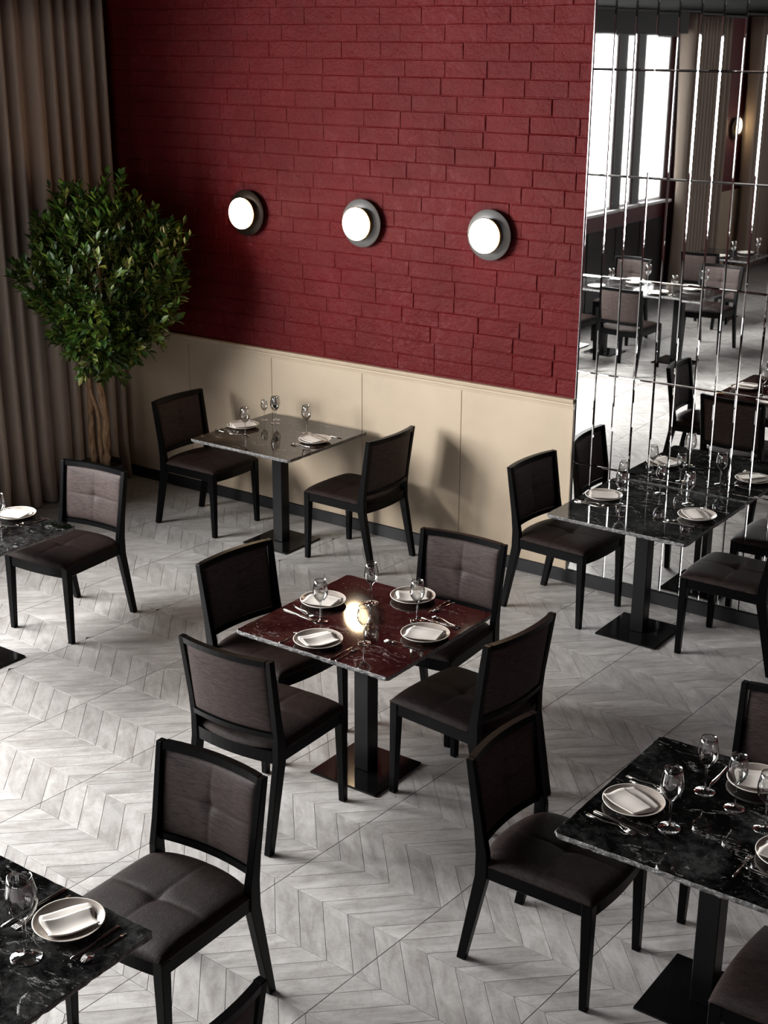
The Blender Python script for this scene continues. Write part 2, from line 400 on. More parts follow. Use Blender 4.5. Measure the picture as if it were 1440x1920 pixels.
# ---- floor: chevron slats
FA = math.radians(-3.3); fc, fs = math.cos(FA), math.sin(FA)
BAND, SW, TL = .2680, .1300, .60
FO = Vector((-2.52, -3.636))
def f2w(u, v): return (FO.x+u*fc-v*fs, FO.y+u*fs+v*fc)
def clip(poly, axis, val, sign):
    out = []
    for k in range(len(poly)):
        a, b_ = poly[k], poly[(k+1) % len(poly)]
        da, db = (a[axis]-val)*sign, (b_[axis]-val)*sign
        if da >= 0: out.append(a)
        if (da < 0) != (db < 0):
            t = da/(da-db); out.append((a[0]+(b_[0]-a[0])*t, a[1]+(b_[1]-a[1])*t))
    return out
def clipw(poly):       # to the room, in world space
    for ax, val, sg in ((0, XL, 1), (0, XR, -1), (1, YR, 1), (1, 0, -1)):
        poly = clip(poly, ax, val, sg)
        if len(poly) < 3: return poly
    return poly
slats = []
seams = sorted([round(k*.62, 4) for k in range(-10, 12)])
g = .0011
for band in range(-45, 18):
    v0 = band*BAND; v1 = v0+BAND; even = band % 2 == 0
    # band above an even spine slopes one way, below the other
    lo, hi = f2w(0, v0)[1], f2w(0, v1)[1]
    for si in range(len(seams)-1):
        s0, s1 = seams[si]+.0016, seams[si+1]-.0016
        n0 = int((s0-BAND)/SW)-2; n1 = int((s1+BAND)/SW)+2
        for n_ in range(n0, n1):
            b0, b1 = n_*SW+g*1.2, (n_+1)*SW-g*1.2
            # vertex '<' on even spines
            if even: poly = [(b0, v0+g), (b1, v0+g), (b1+BAND*.95, v1-g), (b0+BAND*.95, v1-g)]
            else: poly = [(b0+BAND*.95, v0+g), (b1+BAND*.95, v0+g), (b1, v1-g), (b0, v1-g)]
            poly = clip(clip(poly, 0, s0, 1), 0, s1, -1)
            if len(poly) < 3: continue
            wp = clipw([f2w(*q) for q in poly])
            if len(wp) < 3: continue
            ar = abs(sum(wp[k][0]*wp[(k+1) % len(wp)][1]-wp[(k+1) % len(wp)][0]*wp[k][1] for k in range(len(wp))))/2
            if ar < .0002: continue
            slats.append((wp, 0 if even else 1))
def slat_vis(wp):
    cx_, cy_, z_ = project((sum(q[0] for q in wp)/len(wp), sum(q[1] for q in wp)/len(wp), 0))
    if z_ < .5 or not (-40 < cx_ < 1480 and -40 < cy_ < 1960): return 0
    return vis([(q[0], q[1], 0) for q in wp])
slats = [(slat_vis(wp), wp, k) for wp, k in slats]; slats.sort(key=lambda q: -q[0])
MN = ['stone_slat_left', 'stone_slat_right']
rest = [MB(), MB()]
for i, (a_, wp, k) in enumerate(slats):
    n = len(wp); cx_ = sum(q[0] for q in wp)/n; cy_ = sum(q[1] for q in wp)/n
    hz = 0
    if i < 300:
        mb = MB(); ox, oy = cx_, cy_
    else: mb = rest[k]; ox = oy = 0
    e = .0006
    top = [(q[0]-ox, q[1]-oy) for q in wp]
    tx, ty = cx_-ox, cy_-oy
    ins = [(x+(tx-x)*.006, y+(ty-y)*.006) for x, y in top]
    mb.loft([[(x, y, -.006) for x, y in top], [(x, y, -e+hz) for x, y in top], [(x, y, hz) for x, y in ins]])
    if i < 300:
        o = mb.build('floor_slat', MN[k], fl); o.location = (cx_, cy_, 0)
for k in (0, 1):
    if rest[k].v: o = rest[k].build('distant_slats', MN[k], fl); o['kind'] = 'stuff'

# ------------------------------------------------------------------ curtains
def curtain(y0, y1, seed, label, x=XL, group=None):
    R_ = random.Random(seed); n = int(abs(y1-y0)/.010); e = empty('curtain', (x+.125, (y0+y1)/2, .01), label=label, cat='curtain', group=group)
    ph = 0; cols = []; nz = 14; freq = 2*PI/.125
    phs = []
    for i in range(n+1):
        ph += .010*freq*(1+.20*math.sin(i*.047+seed)+.22*math.sin(i*.13+2*seed)); phs.append(ph)
    ztop = CEIL-.04
    for k in range(nz+1):
        t = k/nz; z = .012+(ztop-.012)*t; row = []
        fl_ = math.exp(-z/.10)
        for i in range(n+1):
            yy = y0+(y1-y0)*i/n; s_ = math.sin(phs[i]+.35*math.sin(z*1.1+i*.02))
            a = .045+.016*math.sin(i*.031+seed*3); xx = 1.75*a*(2*abs(math.sin(.5*(phs[i]+.35*math.sin(z*1.1+i*.02))))**.8-1.1)*(1+.15*fl_)+.02*fl_*math.sin(i*.09)
            yy += .014*math.cos(phs[i]*1.0)*(1.2) + .02*fl_*math.sin(phs[i]*.5)
            row.append((xx, yy-(y0+y1)/2, z-.01))
        cols.append(row)
    v = [p_ for r_ in cols for p_ in r_]; m_ = n+1
    f = [[k*m_+i, k*m_+i+1, (k+1)*m_+i+1, (k+1)*m_+i] for k in range(nz) for i in range(n)]
    o = mesh_obj('fabric_panel', v, f, 'taupe_curtain', e, True)
    so = o.modifiers.new('thickness', 'SOLIDIFY'); so.thickness = .003
    r = MB(); r.box(-.012, .012, min(y0, y1)-(y0+y1)/2, max(y0, y1)-(y0+y1)/2, ztop+.001, ztop+.027); r.build('curtain_track', 'black_skirting', e)
    return e
curtain(-.05, -2.45, 1, 'long taupe pleated curtain in the left corner behind the potted tree')
curtain(-9.98, -11.35, 5, 'taupe pleated curtain beside the windows, seen only in the mirror')
curtain(-12.35, -13.5, 9, 'farthest taupe curtain, past the glowing lamp in the mirror')

# ------------------------------------------------------------------ wall lamps
def lamp(loc, disc, label, rz=0):
    e = empty('wall_lamp', loc, rz, label, 'lamp', 'round wall lamps')
    n = 48
    def ring(prof, name, m_, c=(0, 0)):
        mb = MB(); secs = [[(c[0]+r*math.cos(2*PI*i/n), -y_, c[1]+r*math.sin(2*PI*i/n)) for i in range(n)] for r, y_ in prof]
        mb.loft(secs); return mb.build(name, m_, e, True)
    ring([(.06, -.006), (.06, .018)], 'mount', 'black_iron')
    d = ring([(.10, .019), (.152, .022), (.154, .026), (.152, .030), (.06, .030)], 'disc', disc)
    ring([(.098, .031), (.101, .045), (.106, .062), (.108, .070), (.108, .074), (.1, .074)], 'brass_collar', 'brass')
    ring([(.100, .0745), (.104, .080), (.1035, .090), (.094, .100), (.072, .107), (.04, .111), (.01, .112)], 'opal_globe', 'opal_glow')
    return e
lamp((-6.332, -.012, 2.112), 'lamp_disc_dark', 'round wall lamp on dark disc, nearest to the tree on the red brick wall')
lamp((-5.358, -.012, 2.116), 'lamp_disc_grey', 'middle of the three round glowing lamps on the red brick wall')
lamp((-4.396, -.012, 2.119), 'lamp_disc_grey', 'round glowing wall lamp nearest to the tiled mirror')
lamp((XL+.012, -12.08, 2.08), 'lamp_disc_dark', 'glowing round lamp between curtains, seen only in the mirror', PI/2)

# ------------------------------------------------------------------ chair
def make_chair():
    e = empty('dining_chair', (0, 0, 0))
    cb = lambda x, c=.030: -c*(1-(x/.235)**2)        # plan curve of the back (bows backwards)
    # front legs
    for s_ in (-1, 1):
        secs = []
        for z, wx, wy in ((0, .030, .030), (.38, .042, .042), (.452, .042, .042)):
            x0 = s_*.2365; x1 = x0-s_*wx; y0 = .280; y1 = y0-wy
            secs.append([(x0, y0, z), (x1, y0, z), (x1, y1, z), (x0, y1, z)])
        MB().loft(secs).build('leg', 'black_frame', e, bevel=.0025)
    # rear legs running up into the back posts
    path = [(0, -.285, -.250, .032), (.40, -.213, -.160, .034), (.50, -.212, -.162, .032), (.60, -.222, -.182, .030), (.883, -.262, -.230, .026)]
    for s_ in (-1, 1):
        secs = []
        for z, ya, yb, wx in path:
            x0 = s_*(.238+(.006 if z > .8 else 0)); x1 = x0-s_*wx
            secs.append([(x0, ya, z), (x1, ya, z), (x1, yb, z), (x0, yb, z)])
        MB().loft(secs).build('leg', 'black_frame', e, bevel=.0025)
    yb = lambda z: -.195-.050*(z-.5)/.38     # centre line of the back
    def rail(z0, z1, th, name, half=.216):
        secs = []
        for i in range(11):
            x = -half+2*half*i/10; o0 = cb(x)
            ya0, ya1 = yb(z0)+o0, yb(z1)+o0
            secs.append([(x, ya0-th/2, z0), (x, ya0+th/2, z0), (x, ya1+th/2, z1), (x, ya1-th/2, z1)])
        return MB().loft(secs).build(name, 'black_frame', e)
    rail(.856, .883, .028, 'top_rail'); rail(.515, .540, .024, 'bottom_rail')
    # aprons
    for s_ in (-1, 1):
        MB().box(min(s_*.232, s_*.206), max(s_*.232, s_*.206), -.165, .245, .398, .452).build('apron', 'black_frame', e, bevel=.002)
    secs = []
    for i in range(11):
        x = -.2+.4*i/10; o0 = cb(x, .028); secs.append([(x, -.200+o0, .395), (x, -.176+o0, .395), (x, -.176+o0, .452), (x, -.200+o0, .452)])
    MB().loft(secs).build('apron', 'black_frame', e)
    secs = []
    for i in range(11):
        x = -.2+.4*i/10; o0 = .016*(1-(x/.2)**2); secs.append([(x, .250+o0, .392), (x, .272+o0, .392), (x, .272+o0, .452), (x, .250+o0, .452)])
    MB().loft(secs).build('apron', 'black_frame', e)
    # seat cushion
    n = 40; v = []; f = []
    def tuft(u, w_, hgt, crease, button):
        pil = (1-abs(u)**5)**.5*(1-abs(w_)**5)**.5
        c1 = math.exp(-abs(u)/.05)*(1-.55*abs(w_)); c2 = math.exp(-abs(w_)/.05)*(1-.55*abs(u))
        bt = math.exp(-(u*u+w_*w_)/.02)
        return hgt*pil - crease*max(c1, c2)*pil - button*bt
    def grid(fn, flip=False):
        vv = []; ff = []
        for j in range(n+1):
            for i in range(n+1):
                u = -1+2*i/n; w_ = -1+2*j/n; u = math.copysign(abs(u)**1.1, u); w_ = math.copysign(abs(w_)**1.1, w_)
                vv.append(fn(u, w_))
        for j in range(n):
            for i in range(n):
                q = [j*(n+1)+i, j*(n+1)+i+1, (j+1)*(n+1)+i+1, (j+1)*(n+1)+i]; ff.append(q[::-1] if flip else q)
        return vv, ff
    def sxy(u, w_):
        x = u*.2355; y_ = .050+w_*.232
        if w_ > 0: y_ += .016*(1-u*u)*w_
        else: y_ += -.052*(1-u*u)*(-w_)**2 + .026*(-w_)*(abs(u)**6)
        return x, y_
    mb = MB()
    vv, ff = grid(lambda u, w_: (*sxy(u, w_), .4585+tuft(u, w_, .036, .006, .011))); mb.add(vv, ff)
    vv, ff = grid(lambda u, w_: (sxy(u, w_)[0], sxy(u, w_)[1], .4535), True); mb.add(vv, ff)
    ring = [i for i in range(n+1)]+[j*(n+1)+n for j in range(1, n+1)]+[n*(n+1)+i for i in range(n-1, -1, -1)]+[j*(n+1) for j in range(n-1, 0, -1)]
    o2 = (n+1)**2; m_ = len(ring)
    mb.f += [[ring[k]+o2, ring[(k+1) % m_]+o2, ring[(k+1) % m_], ring[k]] for k in range(m_)]; mb.m += [0]*m_
    mb.build('seat', 'seat_fabric', e, True)
    # back cushion
    mb = MB()
    def bxz(u, w_): return u*.2105, .699+w_*.157
    def front(u, w_):
        x, z = bxz(u, w_); return (x, yb(z)+cb(x)+.004+tuft(u, w_, .020, .0045, .009), z)
    def rear(u, w_):
        x, z = bxz(u, w_); return (x, yb(z)+cb(x)-.002-.008*(1-abs(u)**6)**.5*(1-abs(w_)**6)**.5, z)
    vv, ff = grid(front, True); mb.add(vv, ff); vv, ff = grid(rear); mb.add(vv, ff)
    mb.f += [[ring[k]+o2, ring[(k+1) % m_]+o2, ring[(k+1) % m_], ring[k]] for k in range(m_)]; mb.m += [0]*m_
    mb.build('backrest', 'back_fabric', e, True)
    return e
chair0 = make_chair(); chair_kids = [(k, None) for k in kids(chair0)]; used = [False]
def place_chair(x, y, deg, label, scale=1., group='black dining chairs'):
    if used[0]: o = copy_tree(chair0, None, chair_kids)
    else: o = chair0; used[0] = True
    o.location = (x, y, 0); o.rotation_euler = (0, 0, math.radians(deg-90)); o.scale = (scale,)*3
    tag(o, label, 'chair', group); return o
place_chair(-5.82, -2.25, -85, 'black chair with light grey-brown tufted back near the potted tree')
place_chair(-6.37, -.493, 0, 'dark padded chair left of the rear wainscot table, its front facing right')
place_chair(-5.09, -.415, 179, 'dark padded chair right of the rear wainscot table, its back to the mirror side')
place_chair(-3.61, -.378, -4, 'dark padded chair between the wainscot end and the mirror-side table')
place_chair(-2.49, -.367, 180, 'dark padded chair cut by the right frame edge at the mirror-side table')
place_chair(-3.99, -2.616, -5.4, 'far-left chair of the central table, dark tufted back facing the tabletop')
place_chair(-3.44, -2.00, -86.7, 'far-right chair of the central table, glossy frame and grey-brown tufted back')
place_chair(-3.525, -3.22, 91.5, 'near-left chair of the central table, its plain back facing the camera')
place_chair(-2.885, -2.56, 174.3, 'near-right chair of the central table, plain dark back towards the mirror')
place_chair(-2.02, -3.37, 0, 'dark chair left of the large lower right table, reddish glint on its top rail', .955)
place_chair(-1.49, -2.65, -90, 'brown padded chair behind the lower right table, cut by the right frame edge', .95)
place_chair(-.945, -3.61, 180, 'chair in the bottom right corner, only its brown seat corner showing')
place_chair(-2.945, -4.425, -89, 'foreground chair with brown tufted back and seat at the lower left table')
place_chair(-2.29, -5.21, 178, 'chair at the bottom edge, only the corner of its black back showing')

# ------------------------------------------------------------------ tables
def make_table(x, y, m_top, label, sx=.84, sy=.84, group='square stone tables on black pedestals', detail=True):
    R_ = random.Random(int((x+20)*100)); e = empty('pedestal_table', (x, y, 0), 0, label, 'table', group)
    n = 36 if detail else 6; out = []
    hx, hy, cr = sx/2, sy/2, .014
    corners = [(-hx, -hy), (hx, -hy), (hx, hy), (-hx, hy)]
    for k in range(4):
        a, b_ = corners[k], corners[(k+1) % 4]; dx, dy = b_[0]-a[0], b_[1]-a[1]; L = math.hypot(dx, dy); dx /= L; dy /= L
        for i in range(n):
            t = cr+(L-2*cr)*i/(n-1); j = R_.uniform(0, .0035)
            out.append((a[0]+dx*t-dy*j, a[1]+dy*t+dx*j))
    m_ = len(out); secs = []
    for z, s_, jj in ((.729, .990, .004), (.736, .9995, .004), (.743, 1.0, .0035), (.7485, .998, .002), (.750, .9935, .001)):
        secs.append([(p_[0]*s_+R_.uniform(-jj, 0)*math.copysign(1, p_[0])*(detail), p_[1]*s_+R_.uniform(-jj, 0)*math.copysign(1, p_[1])*detail, z+(R_.uniform(-.001, .001) if z < .745 else 0)) for p_ in out])
    mb = MB(); v = [p_ for q in secs for p_ in q]; f = []; 
    for k in range(len(secs)-1):
        for i in range(m_): f.append([k*m_+i, k*m_+(i+1) % m_, (k+1)*m_+(i+1) % m_, (k+1)*m_+i])
    mb.add(v, f, 1); o_ = (len(secs)-1)*m_
    mb.f.append([o_+i for i in range(m_)]); mb.m.append(0); mb.f.append(list(range(m_))[::-1]); mb.m.append(1)
    mb.build('tabletop', m_top, e, mats=[m_top, 'chipped_stone_edge'])
    MB().box(-.04, .04, -.04, .04, .0125, .722).build('column', 'black_iron', e, bevel=.003)
    MB().box(-.15, .15, -.15, .15, .7225, .7285).build('mounting_plate', 'black_iron', e)
    MB().box(-.187, .187, -.187, .187, 0, .012).build('base_plate', 'black_base_plate', e, bevel=.002)
    return e
make_table(-5.69, -.50, 'wainscot_tint_marble', 'square stone table set against the cream wainscot, chipped front edge')
make_table(-3.06, -.445, 'black_marble', 'square black stone table set against the tiled mirror')
make_table(-3.395, -2.66, 'red_wall_tint_marble', 'central square table of dark marble, red wall reflection painted in, set for four')
make_table(-1.44, -3.29, 'black_marble', 'black veined marble table at the lower right, cut by the frame')
make_table(-2.96, -5.29, 'black_marble', 'black marble table corner at lower left under the nearest plate')
make_table(-5.83, -2.96, 'black_marble', 'black veined marble table cut by the left frame edge beside a chair')
GM = 'tables seen only in the mirror'
make_table(-6.72, -6.30, 'black_marble', 'dark table nearest the windows in the mirror', group=GM, detail=False)
make_table(-5.87, -6.30, 'black_marble', 'dark table pushed end to end with another, seen in the mirror', group=GM, detail=False)
make_table(-6.45, -9.00, 'black_marble', 'farthest dark table standing before the mirrored curtain', group=GM, detail=False)
make_table(-5.25, -9.05, 'black_marble', 'far dark table at the mirror right edge', group=GM, detail=False)
for x, y, d, t in ((-6.85, -5.62, -90, 'chair back at the mirror left edge, seen in the reflection'), (-6.12, -5.66, -90, 'chair back under the mirrored long table, second from the mirror edge'),
                   (-5.85, -7.12, 90, 'side chair on the far side of the mirrored long table'), (-6.45, -8.36, -90, 'chair with wide back before the farthest mirrored table'),
                   (-5.25, -8.40, -88, 'chair by the far table at the right of the mirror'), (-6.9, -7.05, 90, 'dark chair under the windows in the mirror')):
    place_chair(x, y, d, t, group='chairs seen only in the mirror')

# ------------------------------------------------------------------ tableware
def make_plate():
    mb = MB(); prof = [(.0, .0005), (.060, .0), (.064, .003), (.085, .009), (.104, .0165), (.1075, .019)]
    n = 40
    def rad(r, i): return r*(1+.010*math.sin(2*2*PI*i/n+.6)+.006*math.sin(3*2*PI*i/n))
    def sec(r, z): return [(rad(max(r, .0005), i)*math.cos(2*PI*i/n), rad(max(r, .0005), i)*math.sin(2*PI*i/n), z) for i in range(n)]
    out = [sec(r, z) for r, z in prof]; rim = [sec(.1085, .0205), sec(.1075, .0215), sec(.1045, .0205)]
    inn = [sec(r, z) for r, z in ((.099, .0175), (.082, .0105), (.064, .0062), (.03, .0052), (.0, .005))]
    v = [p_ for q in out+rim+inn for p_ in q]; f = []; fm = []
    for k in range(len(out+rim+inn)-1):
        for i in range(n):
            f.append([k*n+i, k*n+(i+1) % n, (k+1)*n+(i+1) % n, (k+1)*n+i]); fm.append(1 if 4 <= k <= 7 else 0)
    mb.v = v; mb.f = f; mb.m = fm
    return mb.build('plate', 'stoneware', None, True, mats=['stoneware', 'plate_rim'])
def make_napkin(var):
    R_ = random.Random(var); mb = MB(); n = 14
    a, b_ = .066+.004*var % .01, .054
    def pt(u, w_, lay):
        rr = 1/(max((abs(u)**4+abs(w_)**4)**.25, .0001)); x = u*a; y_ = w_*b_
        z = .0065+.010*max(0, math.hypot(x, y_)/.085)**2
        z += .003*math.sin(u*3+var)*(1-.5*abs(w_))+.002*math.sin(w_*4+var*2)
        return Vector((x*(1+.06*math.sin(3*w_+var)), y_*(1+.06*math.cos(2.4*u+var)), z+lay))
    for lay, cond in ((0, 0), (.0035, 1)):
        vv = []; ff = []
        for th in (0, .0022):
            for j in range(n+1):
                for i in range(n+1):
                    u = -1+2*i/n; w_ = -1+2*j/n
                    if cond: # folded-over flap covering about two thirds, lifted at its free edge
                        w2 = -1.02+1.35*j/n; u2_ = u*(1-.10*(j/n))+.04*var*(j/n); p_ = pt(u2_, w2, lay+.010*(j/n)**2*(1-(j/n)*.4)); p_.y -= .003
                    else:
                        r_ = max(abs(u), abs(w_)); q = (abs(u)**3.2+abs(w_)**3.2)**(1/3.2); k_ = r_/q if q > 0 else 1
                        p_ = pt(u*(k_*.45+.55), w_*(k_*.45+.55), lay)
                    p_.z += th; vv.append(p_)
        m_ = (n+1)**2
        for th in (0, 1):
            for j in range(n):
                for i in range(n):
                    q = [th*m_+j*(n+1)+i, th*m_+j*(n+1)+i+1, th*m_+(j+1)*(n+1)+i+1, th*m_+(j+1)*(n+1)+i]; ff.append(q if th else q[::-1])
        ring = [i for i in range(n+1)]+[j*(n+1)+n for j in range(1, n+1)]+[n*(n+1)+i for i in range(n-1, -1, -1)]+[j*(n+1) for j in range(n-1, 0, -1)]
        ff += [[ring[k], ring[(k+1) % len(ring)], ring[(k+1) % len(ring)]+m_, ring[k]+m_] for k in range(len(ring))]
        mb.add(vv, ff)
    return mb.build('napkin', 'napkin_cloth', None, True)
def make_glass(h=.205, bowl=.036):
    s_ = h/.205
    outer = [(.0, .0), (.034, .0), (.0355, .001), (.034, .0022), (.018, .0045), (.006, .009), (.0044, .018), (.0040, .05), (.0044, .085), (.007, .094), (.020, .108), (.031, .124), (bowl, .143), (.0345, .165), (.0295, .19), (.0268, .205)]
    inner = [(.0258, .205), (.0285, .19), (.0334, .165), (bowl-.0012, .143), (.0298, .1255), (.019, .111), (.006, .1), (.0, .098)]
    mb = MB(); mb.lathe([(max(r, .0002), z*s_) for r, z in outer+inner], 32)
    return mb.build('wine_glass', 'clear_glass', None, True)
def make_knife():
    mb = MB(); secs = []
    for y_, w_, t in ((-.105, .004, .0025), (-.10, .0065, .0045), (-.05, .0055, .0045), (-.01, .004, .004), (0, .0045, .003), (.01, .0085, .0016), (.06, .0095, .0014), (.095, .007, .0012), (.108, .0015, .001)):
        secs.append([(w_, y_, .0002), (w_*.8, y_, t+.0008), (-w_*.8, y_, t+.0008), (-w_, y_, .0002)])
    return mb.loft(secs).build('knife', 'steel', None, True)
def arc(y): return .0012+.007*max(0, math.sin((y+.02)/.10*PI))*(1 if -.02 < y < .08 else 0)
def make_fork():
    mb = MB(); secs = []
    for y_, w_ in ((-.10, .0065), (-.06, .0058), (-.02, .0035), (.02, .0028), (.042, .004), (.052, .0105), (.062, .0115)):
        z = arc(y_); secs.append([(w_, y_, z), (w_*.7, y_, z+.0024), (-w_*.7, y_, z+.0024), (-w_, y_, z)])
    mb.loft(secs)
    for k in range(4):
        x = -.0096+.0064*k; sc = []
        for y_, w_ in ((.0605, .0019), (.085, .0017), (.103, .0008)):
            z = max(.0012, arc(y_)-.0005); sc.append([(x+w_, y_, z), (x+w_, y_, z+.002), (x-w_, y_, z+.002), (x-w_, y_, z)])
        mb.loft(sc)
    return mb.build('fork', 'steel', None, True)
def make_spoon():
    mb = MB(); secs = []
    for y_, w_ in ((-.10, .0065), (-.06, .0055), (-.02, .0034), (.02, .0028), (.040, .004)):
        z = arc(y_); secs.append([(w_, y_, z), (w_*.7, y_, z+.0024), (-w_*.7, y_, z+.0024), (-w_, y_, z)])
    for k in range(1, 8):
        t = k/8; y_ = .040+.055*t; w_ = .0175*math.sin(PI*min(1, t*.95+.05))**.6*(1-.15*t)+.001; z = .0105*(1-t)**1.5+.0012; dz = .004*math.sin(PI*t)
        secs.append([(w_, y_, z+dz), (w_*.55, y_, z+.0012+dz*.2), (-w_*.55, y_, z+.0012+dz*.2), (-w_, y_, z+dz)])
    return mb.loft(secs).build('spoon', 'steel', None, True)
proto = dict(plate=make_plate(), napkin0=make_napkin(0), napkin1=make_napkin(1), napkin2=make_napkin(2), glass=make_glass(), knife=make_knife(), fork=make_fork(), spoon=make_spoon())
first = {}
CATS = dict(plate='plate', napkin0='napkin', napkin1='napkin', napkin2='napkin', glass='wine glass', knife='knife', fork='fork', spoon='spoon')
GRP = dict(plate='stoneware plates', napkin0='folded napkins', napkin1='folded napkins', napkin2='folded napkins', glass='clear wine glasses', knife='table knives', fork='table forks', spoon='table spoons')
def put(kind, x, y, deg, label, sc=1., z=.7503, g=None):
    p_ = proto[kind]
    if kind in first: o = p_.copy(); COL.objects.link(o)
    else: o = p_; first[kind] = 1
    o.location = (x, y, z); o.rotation_euler = (0, 0, math.radians(deg)); o.scale = (sc,)*3
    return tag(o, label, CATS[kind], g or GRP[kind])
TP = [ # plate x, y, seat direction angle (outward from the table), text, napkin variant, napkin rotation
 (-6.013, -.494, 180, 'left place of the wainscot table', 2, 60),
 (-5.406, -.485, 0, 'right place of the wainscot table', 1, -20),
 (-3.349, -.413, 180, 'left place of the mirror-side table', 2, 30),
 (-2.773, -.422, 0, 'right place of the mirror-side table', 1, -50),
 (-3.685, -2.603, 180, 'far-left place of the central table', 1, 10),
 (-3.377, -2.313, 90, 'far-right place of the central table', 0, 35),
 (-3.428, -2.968, -90, 'near-left place of the central table', 0, 60),
 (-3.088, -2.640, 0, 'near-right place of the central table', 1, 15),
 (-1.718, -3.392, 180, 'left place of the lower right table', 1, -25),
 (-1.427, -2.998, 90, 'back place of the lower right table', 0, 20),
 (-1.168, -3.395, 0, 'right-edge place of the lower right table', 2, 0),
 (-2.773, -4.998, 90, 'near place of the lower left table', 0, 62),
 (-5.801, -2.624, 90, 'place on the table at the left edge', 1, 10)]
for x, y, sd, t, nv, nr in TP:
    put('plate', x, y, random.uniform(0, 360), 'grey stoneware plate with pale rim at the '+t)
    put('napkin%d' % nv, x, y, nr, 'cream folded napkin on the plate at the '+t, 1.18, .7503)
GL = [(-5.859, -.651, 'front glass beside the left plate on the wainscot table', .95), (-5.902, -.291, 'tallest-standing glass near the wall on the wainscot table', .92), (-5.574, -.359, 'glass beside the right plate on the wainscot table', .94),
 (-6.02, -.265, 'left one of two glasses behind the left plate on the wainscot table', .70), (-5.955, -.215, 'right one of two glasses behind the left plate on the wainscot table', .82),
 (-3.21, -.482, 'glass right of the left plate on the mirror-side table', 1.02), (-3.33, -.212, 'glass behind the left plate on the mirror-side table', .85), (-3.12, -.15, 'glass close to the mirror on the mirror-side table', .85), (-2.906, -.24, 'glass behind the right plate on the mirror-side table', .95),
 (-3.562, -2.779, 'glass by the far-left plate on the central table', .98), (-3.503, -2.473, 'glass at the back corner of the central table', .98), (-3.263, -2.856, 'front glass on the central table', .86), (-3.215, -2.517, 'glass before the far-right plate on the central table', .96),
 (-1.557, -3.456, 'glass beside the left plate on the lower right table', 1.1), (-1.555, -3.165, 'farthest glass on the lower right table', 1.04), (-1.428, -3.209, 'middle glass on the lower right table', 1.0), (-1.295, -3.278, 'glass at the right frame edge on the lower right table', 1.04),
 (-2.758, -5.173, 'large foreground glass on the lower left table', 1.3), (-2.905, -5.20, 'glass cut by the left frame edge on the lower left table', 1.2),
 (-5.72, -2.80, 'glass at the left frame edge beside the plate', .92), (-5.86, -2.80, 'glass cut by the left frame edge on the left table', .95)]
for x, y, t, s_ in GL: put('glass', x, y, 0, 'clear stemmed wine '+t, s_)
CT = [('knife', -6.03, -.663, 270, 'knife at the front of the left place on the wainscot table', .85), ('fork', -6.03, -.612, 270, 'fork next to the plate at the left place on the wainscot table', .8),
 ('spoon', -5.41, -.612, 98, 'spoon in front of the plate at the right place on the wainscot table', .95), ('knife', -5.405, -.326, 95, 'knife behind the right plate on the wainscot table', .9),
 ('knife', -3.348, -.575, 270, 'knife in front of the left plate on the mirror-side table', 1.0), ('fork', -3.36, -.548, 270, 'fork in front of the left plate on the mirror-side table', 1.0),
 ('fork', -2.79, -.552, 98, 'fork in front of the right plate on the mirror-side table', 1.0), ('knife', -2.80, -.585, 98, 'knife in front of the right plate on the mirror-side table', .9), ('spoon', -2.745, -.262, 92, 'spoon behind the right plate on the mirror-side table', .9),
 ('knife', -3.685, -2.782, 264, 'knife beside the far-left plate on the central table', .95), ('fork', -3.70, -2.735, 252, 'fork beside the far-left plate on the central table', .85),
 ('spoon', -3.56, -3.0, 0, 'spoon left of the near-left plate on the central table', .75), ('knife', -3.279, -3.0, 0, 'knife right of the near-left plate on the central table', .75), ('fork', -3.250, -3.0, 0, 'fork right of the near-left plate on the central table', .75),
 ('fork', -3.104, -2.775, 78+15, 'fork in front of the near-right plate on the central table', 1.0), ('knife', -3.12, -2.48, 85, 'knife behind the near-right plate on the central table', 1.0), ('fork', -3.10, -2.452, 78, 'fork behind the near-right plate on the central table', .9),
 ('knife', -3.225, -2.315, 180, 'knife right of the far-right plate on the central table', .8), ('spoon', -3.205, -2.32, 172, 'spoon right of the far-right plate on the central table', .8),
 ('fork', -1.745, -3.235, 265, 'fork behind the left plate on the lower right table', .8), ('spoon', -1.72, -3.262, 263, 'spoon behind the left plate on the lower right table', .8),
 ('knife', -1.70, -3.527, 262, 'knife in front of the left plate on the lower right table', 1.05), ('fork', -1.725, -3.552, 264, 'fork in front of the left plate on the lower right table', .95),
 ('fork', -1.271, -3.527, 0, 'fork lying crosswise near the right frame edge on the lower right table', .75), ('knife', -1.165, -3.534, 88, 'knife near the right frame edge on the lower right table', .9),
 ('knife', -1.556, -3.03, 180, 'knife left of the back plate on the lower right table', .8),
 ('spoon', -2.608, -5.02, 180, 'spoon right of the plate on the lower left table', .9), ('knife', -2.648, -5.01, 180, 'knife right of the plate on the lower left table', .9),
 ('fork', -2.885, -5.0, 177, 'fork left of the plate on the lower left table', 1.05), ('knife', -2.922, -5.0, 178, 'knife left of the plate on the lower left table', 1.15),
 ('fork', -5.665, -2.64, 172, 'fork right of the plate on the left edge table', .85), ('knife', -5.635, -2.64, 170, 'knife right of the plate on the left edge table', .8)]
for k, x, y, d, t, s_ in CT: put(k, x, y, d, 'polished steel '+t, s_)
